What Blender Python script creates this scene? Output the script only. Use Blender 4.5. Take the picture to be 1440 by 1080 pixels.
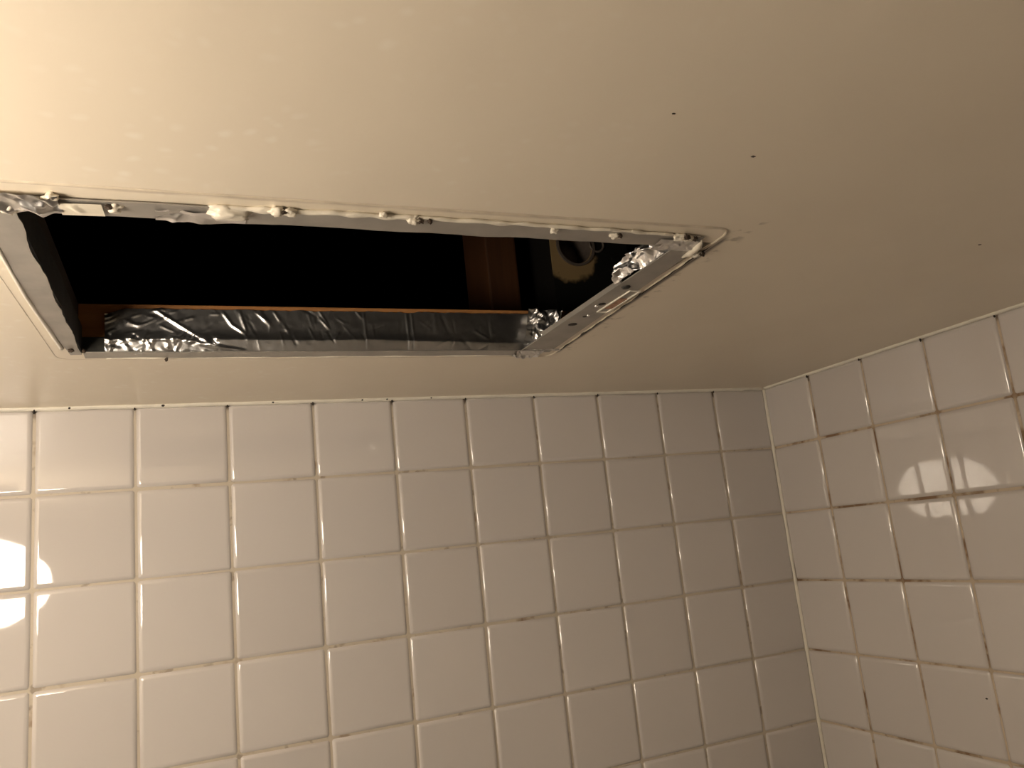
import bpy, bmesh, math, random
from mathutils import Vector, Matrix, noise
random.seed(7)
S = bpy.context.scene
for o in list(bpy.data.objects): bpy.data.objects.remove(o)
COL = S.collection
H = 2.40                       # ceiling height above the floor; meshes are written relative to the ceiling (z = 0)

# ---------------------------------------------------------------- camera
cam = bpy.data.cameras.new('camera'); co = bpy.data.objects.new('camera', cam); COL.objects.link(co)
cam.sensor_fit = 'HORIZONTAL'; cam.sensor_width = 36.0; cam.lens = 36.0 * 1122.75 / 1440.0
cam.clip_start = 0.01
right = Vector((0.92390654, -0.3688801, -0.1016079)); down = Vector((-0.02061584, 0.21718017, -0.97591381)); fwd = Vector((0.38206241, 0.90374789, 0.1930494))
M = Matrix((right, -down, -fwd)).transposed().to_4x4(); M.translation = (-0.9323, -1.0926, H - 0.2168)
co.matrix_world = M
S.camera = co
# ---------------------------------------------------------------- world, lamp strength, exposure
W = bpy.data.worlds.new('world'); S.world = W; W.use_nodes = True
W.node_tree.nodes['Background'].inputs[0].default_value = (0.004, 0.004, 0.005, 1)
LAMP = 26.5
LAMP_COL = (1.0, 0.85, 0.68)
LAMP_POS = (-1.372, -0.809, -0.197)
S.view_settings.view_transform = 'Standard'
S.view_settings.look = 'None'
S.view_settings.gamma = 1.0
S.view_settings.use_curve_mapping = False
S.view_settings.exposure = 0.0

# ---------------------------------------------------------------- material helpers
def nm(name):
    m = bpy.data.materials.new(name); m.use_nodes = True
    nt = m.node_tree; b = nt.nodes['Principled BSDF']
    return m, nt, b
def N(nt, t, **kw):
    n = nt.nodes.new(t)
    for k, v in kw.items():
        if k.startswith('i_'):
            n.inputs[k[2:].replace('_', ' ')].default_value = v
        else: setattr(n, k, v)
    return n
def L(nt, a, b): nt.links.new(a, b)
def mathn(nt, op, a, b=None, clamp=False):
    n = nt.nodes.new('ShaderNodeMath'); n.operation = op; n.use_clamp = clamp
    for i, v in enumerate((a, b)):
        if v is None: continue
        if isinstance(v, (int, float)): n.inputs[i].default_value = v
        else: L(nt, v, n.inputs[i])
    return n.outputs[0]
def ramp(nt, fac, lo, hi, c0=(0, 0, 0, 1), c1=(1, 1, 1, 1)):
    r = nt.nodes.new('ShaderNodeValToRGB'); L(nt, fac, r.inputs[0])
    r.color_ramp.elements[0].position = lo; r.color_ramp.elements[0].color = c0
    r.color_ramp.elements[1].position = hi; r.color_ramp.elements[1].color = c1
    return r.outputs[0]
def mixc(nt, fac, a, b):
    n = nt.nodes.new('ShaderNodeMix'); n.data_type = 'RGBA'
    if isinstance(fac, (int, float)): n.inputs[0].default_value = fac
    else: L(nt, fac, n.inputs[0])
    for i, v in ((6, a), (7, b)):
        if isinstance(v, tuple): n.inputs[i].default_value = v if len(v) == 4 else v + (1,)
        else: L(nt, v, n.inputs[i])
    return n.outputs[2]
def coords(nt, kind='Object'):
    return nt.nodes.new('ShaderNodeTexCoord').outputs[kind]
def noisen(nt, vec, scale, detail=3, rough=0.5):
    n = nt.nodes.new('ShaderNodeTexNoise'); n.inputs['Scale'].default_value = scale
    n.inputs['Detail'].default_value = detail; n.inputs['Roughness'].default_value = rough
    if vec is not None: L(nt, vec, n.inputs['Vector'])
    return n.outputs['Fac']
def bump(nt, b, h, strength, dist):
    n = nt.nodes.new('ShaderNodeBump'); n.inputs['Strength'].default_value = strength; n.inputs['Distance'].default_value = dist
    L(nt, h, n.inputs['Height']); L(nt, n.outputs[0], b.inputs['Normal'])
def simple(name, col, rough=0.5, metal=0.0, bs=None, var=0.0, vscale=30.0):
    m, nt, b = nm(name)
    b.inputs['Roughness'].default_value = rough; b.inputs['Metallic'].default_value = metal
    c = coords(nt)
    f = noisen(nt, c, vscale)
    dark = tuple(x * (1 - var) for x in col)
    L(nt, mixc(nt, ramp(nt, f, .3, .7), dark, col), b.inputs['Base Color'])
    if bs: bump(nt, b, noisen(nt, c, bs[0]), bs[1], bs[2])
    return m

# glazed white wall tile
def mat_tile():
    m, nt, b = nm('glazed_tile')
    oi = nt.nodes.new('ShaderNodeObjectInfo')
    c = coords(nt)
    L(nt, mixc(nt, oi.outputs['Random'], (.625, .592, .575), (.670, .638, .622)), b.inputs['Base Color'])
    b.inputs['Roughness'].default_value = 0.035
    b.inputs['Specular IOR Level'].default_value = 1.0
    add = nt.nodes.new('ShaderNodeVectorMath'); add.operation = 'ADD'
    L(nt, c, add.inputs[0]); L(nt, oi.outputs['Location'], add.inputs[1])
    n1 = noisen(nt, add.outputs[0], 22, 1)
    bump(nt, b, n1, 0.14, 0.0008)
    return m
def mat_grout(name, stain_lo, col=(.62, .53, .40)):
    m, nt, b = nm(name)
    c = coords(nt)
    f = ramp(nt, noisen(nt, c, 17, 4, .6), stain_lo, stain_lo + .10)
    c1 = mixc(nt, f, col, (.24, .15, .085))
    f2 = ramp(nt, noisen(nt, c, 60, 3), .60, .68)
    c2 = mixc(nt, mathn(nt, 'MULTIPLY', f2, .45), c1, (.10, .06, .04))
    sep = nt.nodes.new('ShaderNodeSeparateXYZ'); L(nt, c, sep.inputs[0])
    top = ramp(nt, mathn(nt, 'ADD', sep.outputs[2], mathn(nt, 'MULTIPLY', noisen(nt, c, 45), .05)), .014, .022)
    c3 = mixc(nt, top, c2, (.09, .06, .04))
    L(nt, c3, b.inputs['Base Color']); b.inputs['Roughness'].default_value = .55
    bump(nt, b, noisen(nt, c, 300), .4, .0005)
    return m
def mat_ceiling():
    m, nt, b = nm('ceiling_paint')
    c = coords(nt)
    sep = nt.nodes.new('ShaderNodeSeparateXYZ'); L(nt, c, sep.inputs[0])
    x, y = sep.outputs[0], sep.outputs[1]
    base = (.87, .785, .645)
    # pale water spots left of the opening
    vor = nt.nodes.new('ShaderNodeTexVoronoi'); vor.inputs['Scale'].default_value = 68
    wob = nt.nodes.new('ShaderNodeVectorMath'); wob.operation = 'ADD'
    nz = nt.nodes.new('ShaderNodeTexNoise'); nz.inputs['Scale'].default_value = 30; L(nt, c, nz.inputs['Vector'])
    sc = nt.nodes.new('ShaderNodeVectorMath'); sc.operation = 'SCALE'; sc.inputs['Scale'].default_value = .02; L(nt, nz.outputs['Color'], sc.inputs[0])
    L(nt, c, wob.inputs[0]); L(nt, sc.outputs[0], wob.inputs[1]); L(nt, wob.outputs[0], vor.inputs['Vector'])
    spot = ramp(nt, vor.outputs['Distance'], .10, .34, (1, 1, 1, 1), (0, 0, 0, 1))
    msk = mathn(nt, 'MULTIPLY', ramp(nt, noisen(nt, c, 14, 2), .42, .60), ramp(nt, mathn(nt, 'MULTIPLY', x, -1), .62, .92))
    spot = mathn(nt, 'MULTIPLY', spot, msk)
    col = mixc(nt, mathn(nt, 'MULTIPLY', spot, .6), base, (.96, .91, .80))
    blot = ramp(nt, noisen(nt, c, 5, 3), .35, .7)
    col = mixc(nt, mathn(nt, 'MULTIPLY', blot, .25), col, (.72, .62, .49))
    # grime left around the old grille outline (near edge and right edge)
    def line(dx, lo_w, hi_w): return ramp(nt, mathn(nt, 'ABSOLUTE', dx), lo_w, hi_w, (1, 1, 1, 1), (0, 0, 0, 1))
    def within(v, a, bb, s=.01):
        return mathn(nt, 'MULTIPLY', ramp(nt, mathn(nt, 'SUBTRACT', v, a), 0, s), ramp(nt, mathn(nt, 'SUBTRACT', bb, v), 0, s))
    dn = mathn(nt, 'ADD', y, .6275)
    xr = mathn(nt, 'SUBTRACT', mathn(nt, 'SUBTRACT', x, mathn(nt, 'MULTIPLY', y, .050)), -.5055)
    n1 = noisen(nt, c, 26, 3); n2 = noisen(nt, c, 70, 3)
    near_m = mathn(nt, 'MULTIPLY', line(dn, .001, .0035), within(mathn(nt, 'ADD', x, 0), -1.0, -.55))
    near_m = mathn(nt, 'MULTIPLY', near_m, ramp(nt, n1, .35, .55))
    right_m = mathn(nt, 'MULTIPLY', line(mathn(nt, 'SUBTRACT', xr, .003), .0006, .0022), within(mathn(nt, 'ADD', y, 0), -.615, -.25))
    smud = mathn(nt, 'MULTIPLY', line(mathn(nt, 'SUBTRACT', xr, .010), .003, .012), within(mathn(nt, 'ADD', y, 0), -.65, -.25))
    smud = mathn(nt, 'MULTIPLY', smud, ramp(nt, n2, .56, .66))
    col = mixc(nt, mathn(nt, 'MULTIPLY', near_m, .55), col, (.20, .12, .07))
    col = mixc(nt, mathn(nt, 'MULTIPLY', right_m, .92), col, (.05, .03, .02))
    col = mixc(nt, mathn(nt, 'MULTIPLY', smud, .5), col, (.16, .11, .06))
    L(nt, col, b.inputs['Base Color'])
    b.inputs['Roughness'].default_value = .34
    b.inputs['Specular IOR Level'].default_value = .45
    h = mathn(nt, 'ADD', noisen(nt, c, 9, 2), mathn(nt, 'MULTIPLY', noisen(nt, c, 160, 2), .06))
    bump(nt, b, mathn(nt, 'ADD', h, mathn(nt, 'MULTIPLY', spot, .05)), .35, .004)
    return m
def mat_wood(name, c0, c1, axis_scale=(1, 1, 1), rough=.6):
    m, nt, b = nm(name)
    c = coords(nt)
    mp = nt.nodes.new('ShaderNodeMapping'); mp.inputs['Scale'].default_value = axis_scale; L(nt, c, mp.inputs[0])
    f = noisen(nt, mp.outputs[0], 14, 5, .6)
    L(nt, mixc(nt, ramp(nt, f, .3, .7), c0, c1), b.inputs['Base Color'])
    b.inputs['Roughness'].default_value = rough
    bump(nt, b, f, .3, .001)
    return m
def mat_foil():
    m, nt, b = nm('aluminium_foil')
    b.inputs['Metallic'].default_value = 1.0; b.inputs['Roughness'].default_value = .34
    b.inputs['Base Color'].default_value = (.86, .85, .84, 1)
    c = coords(nt)
    bump(nt, b, noisen(nt, c, 90, 3), .25, .001)
    return m
def mat_flange():
    m, nt, b = nm('galvanised_metal')
    c = coords(nt)
    b.inputs['Metallic'].default_value = .35
    f = ramp(nt, noisen(nt, c, 40, 4), .35, .75)
    L(nt, mixc(nt, f, (.34, .32, .29), (.43, .405, .365)), b.inputs['Base Color'])
    b.inputs['Roughness'].default_value = .42
    bump(nt, b, noisen(nt, c, 60, 2), .3, .0015)
    return m
def mat_box():
    m, nt, b = nm('black_duct_metal')
    c = coords(nt)
    sep = nt.nodes.new('ShaderNodeSeparateXYZ'); L(nt, c, sep.inputs[0])
    dx = mathn(nt, 'ADD', sep.outputs[0], .021); dz = mathn(nt, 'SUBTRACT', sep.outputs[2], .156)
    d = mathn(nt, 'SQRT', mathn(nt, 'ADD', mathn(nt, 'MULTIPLY', dx, dx), mathn(nt, 'MULTIPLY', dz, dz)))
    d = mathn(nt, 'ADD', d, mathn(nt, 'MULTIPLY', mathn(nt, 'SUBTRACT', noisen(nt, c, 45, 4), .5), .035))
    f = ramp(nt, d, .036, .042, (1, 1, 1, 1), (0, 0, 0, 1))
    stre = nt.nodes.new('ShaderNodeMapping'); stre.inputs['Scale'].default_value = (1, 1, .18); L(nt, c, stre.inputs[0])
    s = ramp(nt, noisen(nt, stre.outputs[0], 130, 3), .70, .76)
    col = mixc(nt, mathn(nt, 'MULTIPLY', s, .6), (.010, .010, .009), (.20, .20, .18))
    col = mixc(nt, f, col, (.30, .21, .10))
    L(nt, col, b.inputs['Base Color']); b.inputs['Roughness'].default_value = .35
    return m
TILE = mat_tile(); GROUT_B = mat_grout('grout_cream', .61, (.56, .50, .41)); GROUT_R = mat_grout('grout_stained', .50, (.56, .47, .36))
CEIL = mat_ceiling(); FOIL = mat_foil(); FLANGE = mat_flange(); BOX = mat_box()
CAULK = simple('caulk_white', (.86, .80, .68), .35, 0, (120, .5, .002), .15, 60)
CAULK_OLD = simple('caulk_bead', (.90, .86, .76), .40, 0, (150, .4, .001), .10, 50)
PAINT_RIDGE = simple('paint_ridge', (.74, .65, .52), .40, 0, (90, .5, .002), .25, 60)
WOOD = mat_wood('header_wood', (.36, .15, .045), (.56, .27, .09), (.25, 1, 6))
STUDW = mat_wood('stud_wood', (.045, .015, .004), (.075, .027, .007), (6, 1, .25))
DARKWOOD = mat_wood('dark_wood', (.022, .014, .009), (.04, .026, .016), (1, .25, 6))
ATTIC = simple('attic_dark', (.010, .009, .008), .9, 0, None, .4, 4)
BLACKM = simple('black_metal', (.012, .011, .010), .4)
DARKM = simple('dark_lip_and_cover', (.05, .05, .045), .5, .3, (60, .4, .002), .4, 30)
HOLE = simple('hole_dark', (.02, .015, .012), .7)
GAPM = simple('gap_dirt', (.05, .032, .02), .7)
RUST = simple('rust_strip', (.55, .31, .20), .6, 0, (200, .5, .001), .45, 220)
WALL_LEFT = simple('left_wall_paint', (.82, .80, .76), .5, 0, None, .05, 3)
WALLP = simple('wall_paint', (.26, .25, .23), .5, 0, None, .05, 3)
FLOORM = simple('floor_vinyl', (.14, .12, .10), .35, 0, None, .1, 6)
WHITE_TAPE = simple('white_tape', (.84, .78, .64), .4, 0, (50, .5, .003), .08, 40)
CHROME = simple('lamp_metal', (.75, .73, .70), .25, .9)
COLLAR = simple('collar_metal', (.22, .18, .15), .5, .4, None, .4, 40)

# ---------------------------------------------------------------- mesh helpers
BASE = {}
def thing(name, loc, label, cat, group=None):
    o = bpy.data.objects.new(name, None); COL.objects.link(o); o.empty_display_size = .05
    o.location = (loc[0], loc[1], loc[2] + H); o['label'] = label; o['category'] = cat
    if group: o['group'] = group
    BASE[o.name] = Vector((loc[0], loc[1], loc[2])); return o
def mk(name, me, mat, parent=None, origin=None):
    """verts are ceiling-relative world coordinates; shifted to the parent's (or own) origin"""
    off = BASE[parent.name] if parent is not None and parent.name in BASE else Vector(origin or (0, 0, 0))
    for v in me.vertices: v.co -= off
    me.materials.clear(); me.materials.append(mat)
    o = bpy.data.objects.new(name, me); COL.objects.link(o)
    if parent is not None: o.parent = parent
    else: o.location = (off.x, off.y, off.z + H)
    BASE[o.name] = off
    return o
def from_bm(bm, smooth=False):
    me = bpy.data.meshes.new('m'); bm.normal_update()
    for f in bm.faces: f.smooth = smooth
    bm.to_mesh(me); bm.free(); return me
def box(bm, a, b):
    vs = [bm.verts.new((x, y, z)) for x in (a[0], b[0]) for y in (a[1], b[1]) for z in (a[2], b[2])]
    for q in ((0, 1, 3, 2), (4, 6, 7, 5), (0, 4, 5, 1), (2, 3, 7, 6), (0, 2, 6, 4), (1, 5, 7, 3)):
        bm.faces.new([vs[i] for i in q])
    return vs
def boxme(*ab, bevel=0):
    bm = bmesh.new()
    for a, b in ab: box(bm, a, b)
    if bevel: bmesh.ops.bevel(bm, geom=bm.edges[:], offset=bevel, segments=2, affect='EDGES', profile=.6)
    bmesh.ops.recalc_face_normals(bm, faces=bm.faces)
    return from_bm(bm)
def tube(pts, radii, n=8, cap=True, squash=None):
    """tube through points with a radius at each; squash = (axis vector, factor)"""
    bm = bmesh.new(); rings = []
    for i, p in enumerate(pts):
        p = Vector(p)
        t = (Vector(pts[min(i + 1, len(pts) - 1)]) - Vector(pts[max(i - 1, 0)])).normalized()
        ref = Vector((0, 0, 1)) if abs(t.z) < .9 else Vector((1, 0, 0))
        s = t.cross(ref).normalized(); u = s.cross(t)
        r = radii[i] if isinstance(radii, (list, tuple)) else radii
        k = squash or 1.0
        rings.append([bm.verts.new(p + s * math.cos(a) * r + u * math.sin(a) * r * k) for a in [2 * math.pi * j / n for j in range(n)]])
    for a, b in zip(rings, rings[1:]):
        for j in range(n): bm.faces.new((a[j], a[(j + 1) % n], b[(j + 1) % n], b[j]))
    if cap:
        bm.faces.new(rings[0][::-1]); bm.faces.new(rings[-1])
    bmesh.ops.recalc_face_normals(bm, faces=bm.faces)
    return from_bm(bm, True)
def lathe(prof, c, n=48):
    bm = bmesh.new(); rings = []
    for r, z in prof:
        rings.append([bm.verts.new((c[0] + r * math.cos(2 * math.pi * j / n), c[1] + r * math.sin(2 * math.pi * j / n), c[2] + z)) for j in range(n)])
    for a, b in zip(rings, rings[1:]):
        for j in range(n): bm.faces.new((a[j], a[(j + 1) % n], b[(j + 1) % n], b[j]))
    bm.faces.new(rings[0]); bm.faces.new(rings[-1])
    bmesh.ops.recalc_face_normals(bm, faces=bm.faces)
    return from_bm(bm, True)
def struct(name, me, mat, parent=None, origin=None):
    o = mk(name, me, mat, parent, origin)
    if parent is None: o['kind'] = 'structure'
    return o
def blob(c, r, seed, n=2, amp=.35):
    bm = bmesh.new(); bmesh.ops.create_icosphere(bm, subdivisions=n + 1, radius=1)
    for v in bm.verts:
        d = 1 + amp * noise.noise(v.co * 1.7 + Vector((seed * 3.1, seed, 0))) + .5 * amp * noise.noise(v.co * 4 + Vector((0, seed, seed)))
        v.co = Vector((c[0] + v.co.x * r[0] * d, c[1] + v.co.y * r[1] * d, c[2] + v.co.z * r[2] * d))
    return from_bm(bm, True)
def crumple(o, U, V, Nv, nu, nv, creases, fn=None, thick=.0002, smooth=True):
    """foil sheet: o + u*U + v*V, displaced along Nv by tent-shaped creases (u0,v0,u1,v1,width,amp) in metres along the sheet"""
    bm = bmesh.new(); o, U, V, Nv = Vector(o), Vector(U), Vector(V), Vector(Nv)
    lu, lv = U.length, V.length; g = []
    for j in range(nv + 1):
        row = []
        for i in range(nu + 1):
            u, v = i / nu, j / nv; h = 0; pu, pv = u * lu, v * lv
            for (a0, b0, a1, b1, w, am) in creases:
                dx, dy = a1 - a0, b1 - b0; l2 = dx * dx + dy * dy
                t = max(0, min(1, ((pu - a0) * dx + (pv - b0) * dy) / l2))
                d = math.hypot(pu - a0 - t * dx, pv - b0 - t * dy)
                if d < w: h += am * (1 - d / w) * (1 - (2 * t - 1) ** 4 * .7)
            eo = 0
            if fn:
                r = fn(u, v); h += r[0]; eo = r[1]
            row.append(bm.verts.new(o + U * u + V * (v + eo) + Nv * h))
        g.append(row)
    for j in range(nv):
        for i in range(nu): bm.faces.new((g[j][i], g[j][i + 1], g[j + 1][i + 1], g[j + 1][i]))
    return from_bm(bm, smooth)
def rnd_creases(n, lu, lv, wr, ar, lenr, region=(0, 1, 0, 1), ang=None):
    out = []
    for _ in range(n):
        cx = random.uniform(region[0], region[1]) * lu; cy = random.uniform(region[2], region[3]) * lv
        a = random.uniform(0, math.pi) if ang is None else random.gauss(*ang)
        l = random.uniform(*lenr) / 2
        out.append((cx - l * math.cos(a), cy - l * math.sin(a), cx + l * math.cos(a), cy + l * math.sin(a), random.uniform(*wr), random.choice((1, 1, -1)) * random.uniform(*ar)))
    return out

# ---------------------------------------------------------------- room shell
XL, YF = -1.74, -2.30           # left wall, front wall (behind the camera)
HX0, HX1, HY0, HY1 = -1.022, -0.540, -0.600, -0.262   # hole cut in the ceiling board
CT = .0127
xs = [XL - .1, HX0, HX1, .10]; ys = [YF - .1, HY0, HY1, .10]
ceil = struct('ceiling', boxme(*[((xs[i], ys[j], 0), (xs[i + 1], ys[j + 1], CT)) for i in range(3) for j in range(3) if not (i == 1 and j == 1)]), CEIL)
P, GR = .1100, .0022
wall_back = struct('wall_back', boxme(((XL - .1, .0012, -H), (.10, .11, -.0005))), GROUT_B)
wall_right = struct('wall_right', boxme(((.0012, YF - .1, -H), (.11, .0005, -.0005))), GROUT_R)
wall_left = struct('wall_left', boxme(((XL - .1, YF - .1, -H), (XL, .0, -.0005))), WALL_LEFT)
wall_front = struct('wall_front', boxme(((XL, YF - .1, -H), (0, YF, -.0005))), WALLP)
floor = struct('floor', boxme(((XL - .1, YF - .1, -H - .1), (.1, .1, -H))), FLOORM)

def tile_mesh(w, h, name):
    """cushion-edged tile, face towards -Y, origin at the centre of its face; rings run from the flat field over the rounded edge to the back"""
    rings = [(.0058, 0.0), (.0050, .00005), (.0030, .00055), (.0008, .0017), (.0, .0035), (.0, .0062)]
    verts, nor = [], []
    for k, (ins, dep) in enumerate(rings):
        a, b = w / 2 - ins, h / 2 - ins; c = max(.0012, .0022 - ins * .2)
        pts = [(-a + c, -b), (a - c, -b), (a, -b + c), (a, b - c), (a - c, b), (-a + c, b), (-a, b - c), (-a, -b + c)]
        tilt = (0, .13, .36, .85, 1.5, 1.57)[k]
        dirs = [(-.3, -1), (.3, -1), (1, -.3), (1, .3), (.3, 1), (-.3, 1), (-1, .3), (-1, -.3)]
        for (x, z), (dx, dz) in zip(pts, dirs):
            verts.append((x, dep, z)); d = Vector((dx, 0, dz)).normalized()
            n = Vector((0, -math.cos(tilt), 0)) + d * math.sin(tilt); nor.append(n.normalized())
    faces = [tuple(range(8))]
    for k in range(len(rings) - 1):
        for j in range(8):
            a = k * 8 + j; b = k * 8 + (j + 1) % 8
            faces.append((b, a, a + 8, b + 8))
    me = bpy.data.meshes.new(name); me.from_pydata(verts, [], faces); me.update()
    me.polygons.foreach_set('use_smooth', [True] * len(me.polygons))
    if me.polygons[0].normal.y > 0: me.flip_normals()
    me.normals_split_custom_set_from_vertices([tuple(n) for n in nor])
    me.materials.append(TILE)
    return me
TW = P - GR
ROW0 = .1057
meshes = {'full': tile_mesh(TW, TW, 'tile_full'), 'top': tile_mesh(TW, ROW0 - GR / 2 - .0028, 'tile_top')}
def lay(wall, n_cols, n_rows, w0, side):
    for r in range(n_rows):
        for c in range(n_cols):
            if r == 0: z = -(ROW0 - GR / 2 + .0028) / 2; me = meshes['top']
            else: z = -(ROW0 + (r - 1) * P + P / 2); me = meshes['full']
            s = w0 - P + c * P + P / 2 + (P - w0) / 2 * (c == 0)
            o = bpy.data.objects.new('tile', me); COL.objects.link(o); o.parent = wall
            j = lambda a: random.gauss(0, a)
            tx, tz, tw = j(.0018), j(.0018), j(.0020)
            if side == 'back':
                o.location = (-s + j(.00025), -.0012 + j(.00012), z + j(.00025)); o.rotation_euler = (tx, tw, tz)
            else:
                o.location = (-.0012 + j(.00012), -s + j(.00025), z + j(.00025)); o.rotation_euler = (Matrix.Rotation(-math.pi / 2, 3, 'Z') @ Matrix.Rotation(tx, 3, 'X') @ Matrix.Rotation(tz, 3, 'Z') @ Matrix.Rotation(tw, 3, 'Y')).to_euler()
            if c == 0: o.scale.x = (w0 - GR / 2 - .003) / TW
lay(wall_back, 15, 20, .1078, 'back')
lay(wall_right, 15, 20, .1086, 'right')

# caulk along the ceiling and in the inner corner
def wob_line(a, b, n, amp, seed):
    a, b = Vector(a), Vector(b)
    return [a.lerp(b, i / n) + Vector([amp * noise.noise(Vector((i * .35, seed, k * 7.7))) for k in range(3)]) for i in range(n + 1)]
def rr(n, r, seed, v=.3): return [r * (1 + v * noise.noise(Vector((i * .5, seed, 3)))) for i in range(n + 1)]
struct('trim_1', tube(wob_line((XL, -.0005, -.0008), (-.002, -.0005, -.0008), 160, .0006, 1), rr(160, .0036, 1), 8), CAULK_OLD)
struct('trim_2', tube(wob_line((-.0005, -.002, -.0008), (-.0005, -1.66, -.0008), 160, .0006, 2), rr(160, .0033, 2), 8), CAULK_OLD)
struct('trim_3', tube(wob_line((-.0008, -.0008, -.002), (-.0008, -.0008, -2.2), 120, .0003, 3), rr(120, .0030, 3), 8), CAULK_OLD)

# small dark pits: at the head of each upright joint, and specks on the ceiling
for i in range(1, 13):
    x = -(.1078 + (i - 1) * P)
    mk('mould_spot', blob((x, -.0026, -.0052), (.0010, .0012, .0022 * random.uniform(.7, 1.3)), i), HOLE, wall_back)
for i in range(1, 7):
    y = -(.1086 + (i - 1) * P)
    mk('mould_spot', blob((-.0026, y, -.0050), (.0012, .0011, .0024 * random.uniform(.6, 1.2)), i + 20), HOLE, wall_right)
for k, (x, s) in enumerate(((-1.06, 1), (-.955, 1.3), (-.82, 1), (-.665, .9), (-.60, .8), (-.70, 1.))):
    mk('mould_spot', blob((x, -.0036, -.0020), (.0014 * s, .0010, .0012 * s), k + 40), HOLE, wall_back)
mk('mould_spot', blob((-.0012, -.316, -.471), (.0004, .0016, .0010), 71), HOLE, wall_right)
for k, (x, y, s) in enumerate(((-.604, -.733, 1.0), (-.684, -.767, .7), (-.271, -.629, 1.1))):
    mk('paint_speck', blob((x, y, 0), (.0016 * s, .0010 * s, .0004), k + 60), GAPM, ceil)

# ---------------------------------------------------------------- framing and roof above the ceiling
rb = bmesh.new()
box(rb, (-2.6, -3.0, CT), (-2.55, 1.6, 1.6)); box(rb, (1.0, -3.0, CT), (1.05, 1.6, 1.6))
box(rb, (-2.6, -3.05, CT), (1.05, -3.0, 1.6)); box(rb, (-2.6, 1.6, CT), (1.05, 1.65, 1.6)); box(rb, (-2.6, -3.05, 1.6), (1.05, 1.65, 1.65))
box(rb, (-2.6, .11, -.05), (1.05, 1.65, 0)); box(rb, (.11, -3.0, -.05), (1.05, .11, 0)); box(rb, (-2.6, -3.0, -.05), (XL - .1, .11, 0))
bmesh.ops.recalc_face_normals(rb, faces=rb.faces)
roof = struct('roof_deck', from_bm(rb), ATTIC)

def board(name, a, b, mat, label, cat, group=None, bevel=.0015):
    me = boxme((a, b), bevel=bevel)
    o = mk(name, me, mat, None, ((a[0] + b[0]) / 2, (a[1] + b[1]) / 2, a[2])); o['label'] = label; o['category'] = cat
    if group: o['group'] = group
    return o
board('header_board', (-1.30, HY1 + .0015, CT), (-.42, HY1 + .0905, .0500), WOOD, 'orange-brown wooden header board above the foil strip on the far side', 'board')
board('shade_board', (-1.1115, -.70, CT), (-1.0225, HY1, .0500), DARKWOOD, 'dark wooden board added along the left side of the ceiling opening to cast shade', 'board')  # added to shade the header's left end, coloured dark to match
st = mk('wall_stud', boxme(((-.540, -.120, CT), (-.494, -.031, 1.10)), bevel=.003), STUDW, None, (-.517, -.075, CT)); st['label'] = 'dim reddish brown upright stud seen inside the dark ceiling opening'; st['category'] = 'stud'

# dark metal box with a round hole
bx = thing('duct_box', (-.404, -.150, CT), 'black metal box with a round tan-rimmed hole inside the ceiling opening', 'duct box')
def plate_with_hole(x0, x1, z0, z1, y, t, hc, hr, n=40):
    bm = bmesh.new()
    def ring(yy):
        inner = [bm.verts.new((hc[0] + hr * math.cos(2 * math.pi * i / n), yy, hc[1] + hr * math.sin(2 * math.pi * i / n))) for i in range(n)]
        outer = []
        for i in range(n):
            a = 2 * math.pi * i / n; dx, dz = math.cos(a), math.sin(a)
            tx = ((x1 if dx > 0 else x0) - hc[0]) / dx if abs(dx) > 1e-9 else 1e9
            tz = ((z1 if dz > 0 else z0) - hc[1]) / dz if abs(dz) > 1e-9 else 1e9
            k = min(tx, tz); outer.append(bm.verts.new((hc[0] + dx * k, yy, hc[1] + dz * k)))
        return inner, outer
    i0, o0 = ring(y); i1, o1 = ring(y + t)
    for i in range(n):
        j = (i + 1) % n
        bm.faces.new((i0[i], i0[j], o0[j], o0[i])); bm.faces.new((i1[j], i1[i], o1[i], o1[j])); bm.faces.new((i0[j], i0[i], i1[i], i1[j])); bm.faces.new((o0[i], o0[j], o1[j], o1[i]))
    bmesh.ops.recalc_face_normals(bm, faces=bm.faces)
    return from_bm(bm)
HC = (-.416, .181)
BX0, BX1, BY, BZ1 = -.455, -.332, -.150, .34
mk('front_plate', plate_with_hole(BX0, BX1, CT, BZ1, BY, .0015, HC, .0255), BOX, bx)
mk('housing', boxme(((BX0, BY + .0015, CT), (BX0 + .0015, BY + .12, BZ1)), ((BX1 - .0015, BY + .0015, CT), (BX1, BY + .12, BZ1)), ((BX0, BY + .12, CT), (BX1, BY + .1215, BZ1)), ((BX0, BY, BZ1), (BX1, BY + .12, BZ1 + .0015))), BLACKM, bx)
n = 32; bm = bmesh.new(); rings = []
for (r, y) in ((.0300, BY - .0005), (.0300, BY - .0030), (.0265, BY - .0030), (.0258, BY + .045), (.0, BY + .0455)):
    rings.append([bm.verts.new((HC[0] + r * math.cos(2 * math.pi * i / n), y, HC[1] + r * math.sin(2 * math.pi * i / n))) for i in range(n)])
for a, b in zip(rings, rings[1:]):
    for i in range(n): bm.faces.new((a[i], a[(i + 1) % n], b[(i + 1) % n], b[i]))
bmesh.ops.remove_doubles(bm, verts=bm.verts, dist=1e-6); bmesh.ops.recalc_face_normals(bm, faces=bm.faces)
mk('collar', from_bm(bm, False), COLLAR, bx)
bm = bmesh.new(); rings = []
for i in range(24):
    a = 2 * math.pi * i / 24
    rings.append([bm.verts.new((HC[0] + .034 + (.011 + .0018 * math.cos(t)) * math.cos(a), BY - .0012 - .0018 * math.sin(t), HC[1] + .004 + (.011 + .0018 * math.cos(t)) * math.sin(a))) for t in [2 * math.pi * k / 6 for k in range(6)]])
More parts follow.
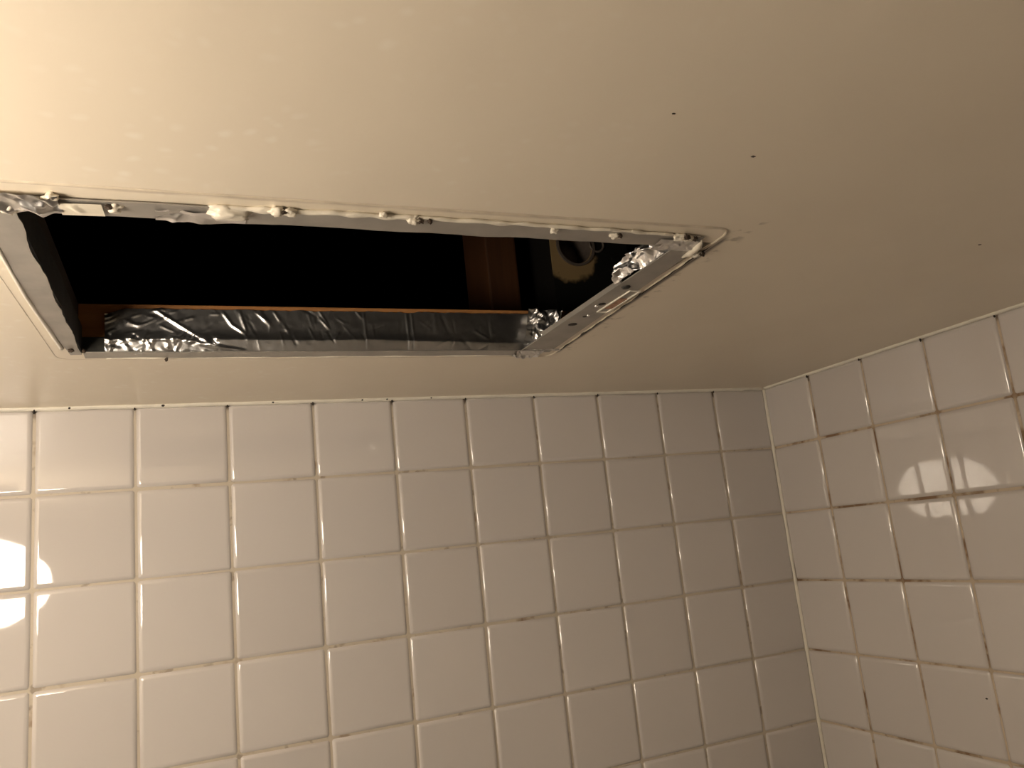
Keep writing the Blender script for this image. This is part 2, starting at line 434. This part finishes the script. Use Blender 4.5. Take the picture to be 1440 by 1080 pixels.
for i in range(24):
    a, b = rings[i], rings[(i + 1) % 24]
    for k in range(6): bm.faces.new((a[k], a[(k + 1) % 6], b[(k + 1) % 6], b[k]))
bmesh.ops.recalc_face_normals(bm, faces=bm.faces)
mk('clamp_ring', from_bm(bm, True), COLLAR, bx)

# ---------------------------------------------------------------- sheet metal frame of the opening with foil tape
vf = thing('vent_frame', (-.78, -.43, 0), 'sheet metal frame with crumpled foil tape around the dark ceiling opening', 'vent frame')
def wavy_strip(x0, x1, y0, y1, z, nx, ny, amp, seed, edge=None, t=.0010):
    bm = bmesh.new(); top, bot = [], []
    for j in range(ny + 1):
        rt, rbm = [], []
        for i in range(nx + 1):
            x = x0 + (x1 - x0) * i / nx; y = y0 + (y1 - y0) * j / ny
            dx = dy = 0
            if edge: dx, dy = edge(i / nx, j / ny)
            w = amp * noise.noise(Vector((x * 22, y * 22, seed)))
            rbm.append(bm.verts.new((x + dx, y + dy, z + w))); rt.append(bm.verts.new((x + dx, y + dy, z + w + t)))
        top.append(rt); bot.append(rbm)
    for j in range(ny):
        for i in range(nx):
            bm.faces.new((bot[j][i], bot[j + 1][i], bot[j + 1][i + 1], bot[j][i + 1])); bm.faces.new((top[j][i], top[j][i + 1], top[j + 1][i + 1], top[j + 1][i]))
    for i in range(nx):
        bm.faces.new((bot[0][i], bot[0][i + 1], top[0][i + 1], top[0][i])); bm.faces.new((bot[ny][i + 1], bot[ny][i], top[ny][i], top[ny][i + 1]))
    for j in range(ny):
        bm.faces.new((bot[j + 1][0], bot[j][0], top[j][0], top[j + 1][0])); bm.faces.new((bot[j][nx], bot[j + 1][nx], top[j + 1][nx], top[j][nx]))
    bmesh.ops.recalc_face_normals(bm, faces=bm.faces)
    return from_bm(bm)
def e_near(u, v):   # inner edge sags a little
    return 0, (.0025 * noise.noise(Vector((u * 9, 1, 5))) + .001 * noise.noise(Vector((u * 40, 2, 5)))) * v - .0022 * math.sin(u * math.pi) * (1 - v)
fl_near = mk('flange', wavy_strip(-1.028, -.556, -.6135, -.5945, -.0022, 90, 4, .0011, 4, e_near), FLANGE, vf)
def e_left(u, v):
    return (.0022 * noise.noise(Vector((v * 7, 3, 5))) + .0008 * noise.noise(Vector((v * 30, 4, 5)))) * u + (.008 * max(0, v - .6) / .4) * (1 - u), 0
mk('flange', wavy_strip(-1.0370, -1.0195, -.600, -.262, -.0020, 4, 60, .0010, 8, e_left), FLANGE, vf)
mk('flange', wavy_strip(-1.018, -.556, -.2690, -.2475, -.0016, 80, 4, .0005, 12), FLANGE, vf)
# right flange, left uncut; its holes are dark discs below
rf_me = wavy_strip(-.5680, -.5440, -.600, -.262, -.0018, 6, 40, .0002, 16, lambda u, v: (((-.003 + .018 * v) if u > .5 else 0), 0), .0011)
rf = mk('flange', rf_me, FLANGE, vf)
# folded-up lip of the right flange (bright sheet edge), dark lip on the left, dark cover over the far board edge
mk('lip_or_dark_cover', boxme(((-.5688, -.505, -.0018), (-.5676, -.330, .0032))), FLANGE, vf)
mk('lip_or_dark_cover', wavy_strip(-1.0205, -1.0195, -.600, -.262, .0005, 1, 60, .0004, 19, lambda u, v: (.001 * noise.noise(Vector((v * 8, 9, 9))), 0), .026), DARKM, vf)
mk('lip_or_dark_cover', boxme(((-1.0190, -.2645, .0003), (-.9930, -.2622, .0150))), DARKM, vf)  # dark box hiding the lit board edge, its colour stands for shade
for (x, y, rad_) in ((-.5545, -.377, .0048), (-.5545, -.405, .0022), (-.5565, -.446, .0036)):
    mk('bolt_hole_disc', lathe([(.0001, -.0002), (rad_, -.0002), (rad_, .0012), (.0001, .0012)], (x, y, -.0020), 20), HOLE, vf)  # flat dark disc painted in place of the shade inside a hole
# slot with rusty strip, screws
mk('slot_strip', boxme(((-.5475, -.4640, -.0026), (-.5390, -.4330, -.0016)), bevel=.0003), RUST, vf)
bm = bmesh.new()
for a, b in (((-.5500, -.486, -.0030), (-.5488, -.421, -.0017)), ((-.5388, -.486, -.0030), (-.5376, -.421, -.0017)), ((-.5500, -.4222, -.0030), (-.5376, -.421, -.0017)), ((-.5500, -.4872, -.0030), (-.5376, -.486, -.0017))): box(bm, a, b)
bmesh.ops.recalc_face_normals(bm, faces=bm.faces); mk('slot_rim', from_bm(bm), CAULK_OLD, vf)
for k, (x, y, r) in enumerate(((-.5535, -.4105, .0016), (-.5600, -.4405, .0018), (-.5590, -.4965, .0042))):
    mk('screw', lathe([(.0002, -.0022), (r * .7, -.0020), (r, -.0010), (r, .0008), (r * .6, .004)], (x, y, -.0016), 16), CHROME if k < 2 else DARKM, vf)

# --- foil tape strips
FL = .466; FH = .046
cr = []
cr += rnd_creases(60, FL, FH, (.0012, .0035), (.0006, .0018), (.004, .014), (0, .22, 0, .42))
cr += rnd_creases(30, FL, FH, (.0012, .003), (.0003, .0009), (.006, .020), (0, .22, .35, 1), (.2, .35))
cr += rnd_creases(26, FL, FH, (.0010, .003), (.0003, .0010), (.006, .024), (.2, .55, .2, 1), (1.9, .45))
cr += rnd_creases(14, FL, FH, (.0012, .004), (.0002, .0006), (.010, .03), (.55, 1, 0, 1), (1.4, .7))
cr += [(.045, .044, .100, .006, .0022, .0022), (.100, .006, .128, .002, .0030, .0020), (.066, .014, .110, .004, .0035, .0024),
       (.108, .043, .116, .030, .0022, .0018), (.116, .030, .128, .021, .0024, .0018), (.124, .044, .130, .022, .0020, .0016),
       (.140, .044, .150, .034, .0018, .0012), (.158, .045, .164, .034, .0018, .0012), (.205, .038, .214, .026, .0018, .0012),
       (.030, .013, .062, .014, .0020, .0014), (.252, .046, .254, .004, .0014, .0007), (.300, .046, .301, .002, .0018, .0009), (.306, .046, .307, .002, .0016, .0008)]
def strip_fn(u, v):
    low = .30 + .03 * noise.noise(Vector((u * 6, 1, 1))) - .18 * max(0, u - .55)
    b = (.0040 * (v / max(low, .02)) if v < low else .0040 * max(0, 1 - (v - low) / .25) ** 2) * (1 - .8 * u)
    w = .0008 * noise.noise(Vector((u * 9, v * 1.5, 2))) + .00025 * noise.noise(Vector((u * 60, v * 6, 4)))
    eo = (v > .5) * (.03 * noise.noise(Vector((u * 24, 0, 7))) + .02 * noise.noise(Vector((u * 90, 0, 7)))) * (v - .5) * 2
    if u < .04: eo += -(v > .5) * .12 * (1 - u / .04) * (v - .5) * 2
    return b + w, eo
mk('foil_tape', crumple((-1.000, -.2636, -.0015), (FL, 0, 0), (0, 0, FH), (0, -1, 0), 420, 44, cr, strip_fn), FOIL, vf)
# crumpled patch in the far right corner
cr2 = rnd_creases(46, .046, .05, (.002, .006), (.0012, .0042), (.006, .03))
mk('foil_tape', crumple((-.566, -.2700, -.0015), (.046, .004, 0), (.006, -.012, .0465), (0, -1, -.2), 46, 46, cr2, lambda u, v: (.006 * math.sin(u * 2.6) * (1 - v) + .002, .05 * noise.noise(Vector((u * 7, 3, 3))) * v)), FOIL, vf)
cr3 = rnd_creases(34, .030, .030, (.002, .005), (.0008, .0026), (.004, .018))
mk('foil_tape', crumple((-.574, -.274, -.0028), (.034, .002, 0), (.004, .030, 0), (0, 0, -1), 34, 34, cr3), FOIL, vf)
# patch over the near right corner, standing up inside the opening
cr4 = rnd_creases(40, .115, .024, (.002, .006), (.0008, .0030), (.008, .04))
cr4 += rnd_creases(10, .115, .024, (.002, .004), (.0012, .0030), (.02, .06), (0, .5, 0, 1), (0.05, .15))
mk('foil_tape', crumple((-.5690, -.500, -.0010), (.002, -.100, 0), (-.003, 0, .0170), (-1, 0, 0), 110, 30, cr4, lambda u, v: (.0015, .12 * noise.noise(Vector((u * 6, 2, 8))) * v - .45 * v * max(0, .25 - u) / .25)), FOIL, vf)
cr5 = rnd_creases(16, .04, .022, (.002, .004), (.0004, .0018), (.004, .016))
mk('foil_tape', crumple((-.592, -.6080, -.0030), (.036, .0, 0), (.002, .020, 0), (0, 0, -1), 40, 26, cr5), FOIL, vf)
# patches on the near left corner
cr6 = rnd_creases(22, .034, .02, (.002, .006), (.0006, .0028), (.004, .018))
mk('foil_tape', crumple((-1.0285, -.6185, -.0030), (.034, -.001, 0), (.001, .022, 0), (0, 0, -1), 40, 26, cr6), FOIL, vf)
wt = mk('tape_piece', crumple((-.9955, -.6120, -.0036), (.0225, -.0012, 0), (.0008, .0165, 0), (0, 0, -1), 30, 20, [(.006, .002, .011, .012, .003, .0012)]), WHITE_TAPE, vf); wt['label'] = 'cream painted tape piece'
cr7 = rnd_creases(12, .05, .02, (.003, .007), (.0004, .0014), (.01, .03))
mk('foil_tape', crumple((-.945, -.6085, -.0030), (.052, -.001, 0), (.0, .0145, 0), (0, 0, -1), 50, 20, cr7), FOIL, vf)

# --- caulk: torn bead along the near edge, blobs, ridge of the old grille outline
pts = []; rad = []
for i in range(141):
    u = i / 140; x = -.925 + .365 * u
    pts.append((x, -.6135 + .0016 * noise.noise(Vector((x * 60, 0, 3))) - .003 * math.sin(u * 3.1), -.0014)); rad.append(.0021 * max(.15, (1 + .8 * noise.noise(Vector((x * 90, 1, 4)))) * (1.15 - .55 * u)) * min(1, .2 + 12 * u, .2 + 12 * (1 - u)))
mk('caulk_bead', tube(pts, rad, 8, squash=.8), CAULK, vf)
pts = []; rad = []
for i in range(81):
    u = i / 80; x = -1.0 + .43 * u
    pts.append((x, -.2470 + .0007 * noise.noise(Vector((x * 70, 5, 3))), -.0010)); rad.append(.0014 * max(.15, 1 + 1.1 * noise.noise(Vector((x * 40, 6, 4)))))
mk('caulk_bead', tube(pts, rad, 6), CAULK, vf)
pts = []; rad = []
for i in range(51):
    u = i / 50; y = -.585 + .30 * u
    pts.append((-1.0385 + .010 * max(0, u - .5), y, -.0015)); rad.append(.0012 + .0010 * u)
mk('caulk_bead', tube(pts, rad, 6), CAULK_OLD, vf)
for k, (x, y, a, b, c) in enumerate(((-.904, -.6105, .0115, .0065, .0045), (-.876, -.6165, .0050, .0035, .0030), (-.868, -.6160, .0040, .0030, .0030), (-.9665, -.6080, .0040, .0035, .0035),
        (-.789, -.6155, .0045, .0030, .0032), (-.633, -.6095, .0045, .0025, .0030), (-1.0215, -.6000, .0040, .0040, .0038), (-.6845, -.6125, .0030, .0030, .0028), (-.579, -.6130, .0055, .0030, .0030),
        (-.570, -.6120, .0040, .0030, .0026), (-.81, -.620, .0026, .0020, .0020), (-.998, -.6165, .0040, .0030, .0022), (-1.014, -.604, .0035, .0035, .0030))):
    mk('caulk_lump', blob((x, y, -.0025), (a, b, c), k + 3, 2, .55), CAULK, vf)
mk('caulk_lump', tube([(-.5485, -.572, -.002), (-.5490, -.584, -.003), (-.5515, -.598, -.003), (-.5550, -.608, -.002)], [.0012, .0032, .0034, .0012], 8, squash=.8), CAULK, vf)
mk('caulk_lump', blob((-.5395, -.580, -.0016), (.0030, .0050, .0022), 33, 2, .6), CAULK_OLD, vf)
for k, (x, y, s) in enumerate(((-.9695, -.6105, 1.0), (-.7845, -.6165, 1.3), (-.7780, -.6170, .9), (-.998, -.6145, 1.0), (-1.005, -.6090, 1.6), (-.574, -.6155, 1.4), (-.565, -.6135, 1.1), (-.6300, -.6115, .9), (-.5375, -.5835, 1.3), (-.872, -.6180, .8), (-1.026, -.284, 1.1), (-1.016, -.281, .8), (-.946, -.2475, .8))):
    mk('torn_gap', blob((x, y, -.0032), (.0019 * s, .0013 * s, .0020), k + 50, 2, .7), GAPM, vf)
# rounded outline ridge
cs = [(-1.051, -.6285), (-.5395, -.6285), (-.5165, -.2350), (-1.043, -.2380)]; R = .016
pts = []
for i in range(4):
    p, a, b = Vector(cs[i]), Vector(cs[i - 1]), Vector(cs[(i + 1) % 4])
    d0 = (a - p).normalized(); d1 = (b - p).normalized(); q0 = p + d0 * R; q1 = p + d1 * R
    prev = None
    for k in range(7):
        t = k / 6; pts.append(q0 * (1 - t) ** 2 + p * 2 * t * (1 - t) + q1 * t * t)
    nq = b + (p - b).normalized() * R
    for k in range(1, 30): pts.append(q1.lerp(nq, k / 30))
pts.append(pts[0])
mk('paint_ridge', tube([(p.x, p.y, .0004) for p in pts], [(.0015 if (p.x > -.56 or p.y < -.61) else .0007) * (1 + .35 * noise.noise(Vector((i * .3, 4, 4)))) for i, p in enumerate(pts)], 8, False), PAINT_RIDGE, vf)

gp = []; gr = []
for i in range(121):
    u = i / 120; y = -.618 + .372 * u
    gp.append((-.5385 + .0215 * u + .0006 * noise.noise(Vector((u * 30, 8, 1))), y, -.0004)); gr.append(.0011 * max(.2, .9 + .7 * noise.noise(Vector((u * 14, 9, 1)))) * min(1, .1 + 10 * u, .1 + 10 * (1 - u)))
mk('torn_gap', tube(gp, gr, 6), HOLE, vf)

# ---------------------------------------------------------------- the lamp (frosted globe under the ceiling, left of the frame)
lx, ly, lz = LAMP_POS
lp = thing('ceiling_lamp', (lx, ly, 0), 'frosted white oval ceiling lamp on a short metal neck', 'lamp')
def oval(me, k=2.0):
    for v in me.vertices: v.co.x = lx + (v.co.x - lx) * k
    return me
mk('base_plate', oval(lathe([(.002, 0), (.060, 0), (.060, -.012), (.050, -.022), (.002, -.022)], (lx, ly, 0), 40)), CHROME, lp)
mk('neck', lathe([(.002, -.020), (.022, -.020), (.022, -.100), (.002, -.100)], (lx, ly, 0), 32), CHROME, lp)
mk('cap', oval(lathe([(.002, -.0880), (.024, -.0885), (.038, -.0940), (.042, -.1030), (.039, -.1030), (.002, -.1030)], (lx, ly, 0), 40)), CHROME, lp)  # unseen cap added to cut the light on the nearby ceiling
mk('blocking_cup', oval(lathe([(.002, -.3120), (.040, -.3110), (.078, -.2990), (.098, -.2790), (.094, -.2790), (.074, -.2940), (.040, -.3060), (.002, -.3060)], (lx, ly, 0), 40)), CHROME, lp)  # unseen cup added to block light going down the walls
gm, nt, b = nm('lit_globe')
em = nt.nodes.new('ShaderNodeEmission'); em.inputs[0].default_value = LAMP_COL + (1,); em.inputs[1].default_value = LAMP
nt.links.new(em.outputs[0], nt.nodes['Material Output'].inputs[0])
prof = [(max(.002, .094 * math.sin(math.pi * i / 24)), .104 * math.cos(math.pi * i / 24)) for i in range(25)]
mk('globe', oval(lathe(prof, (lx, ly, lz), 48)), gm, lp)
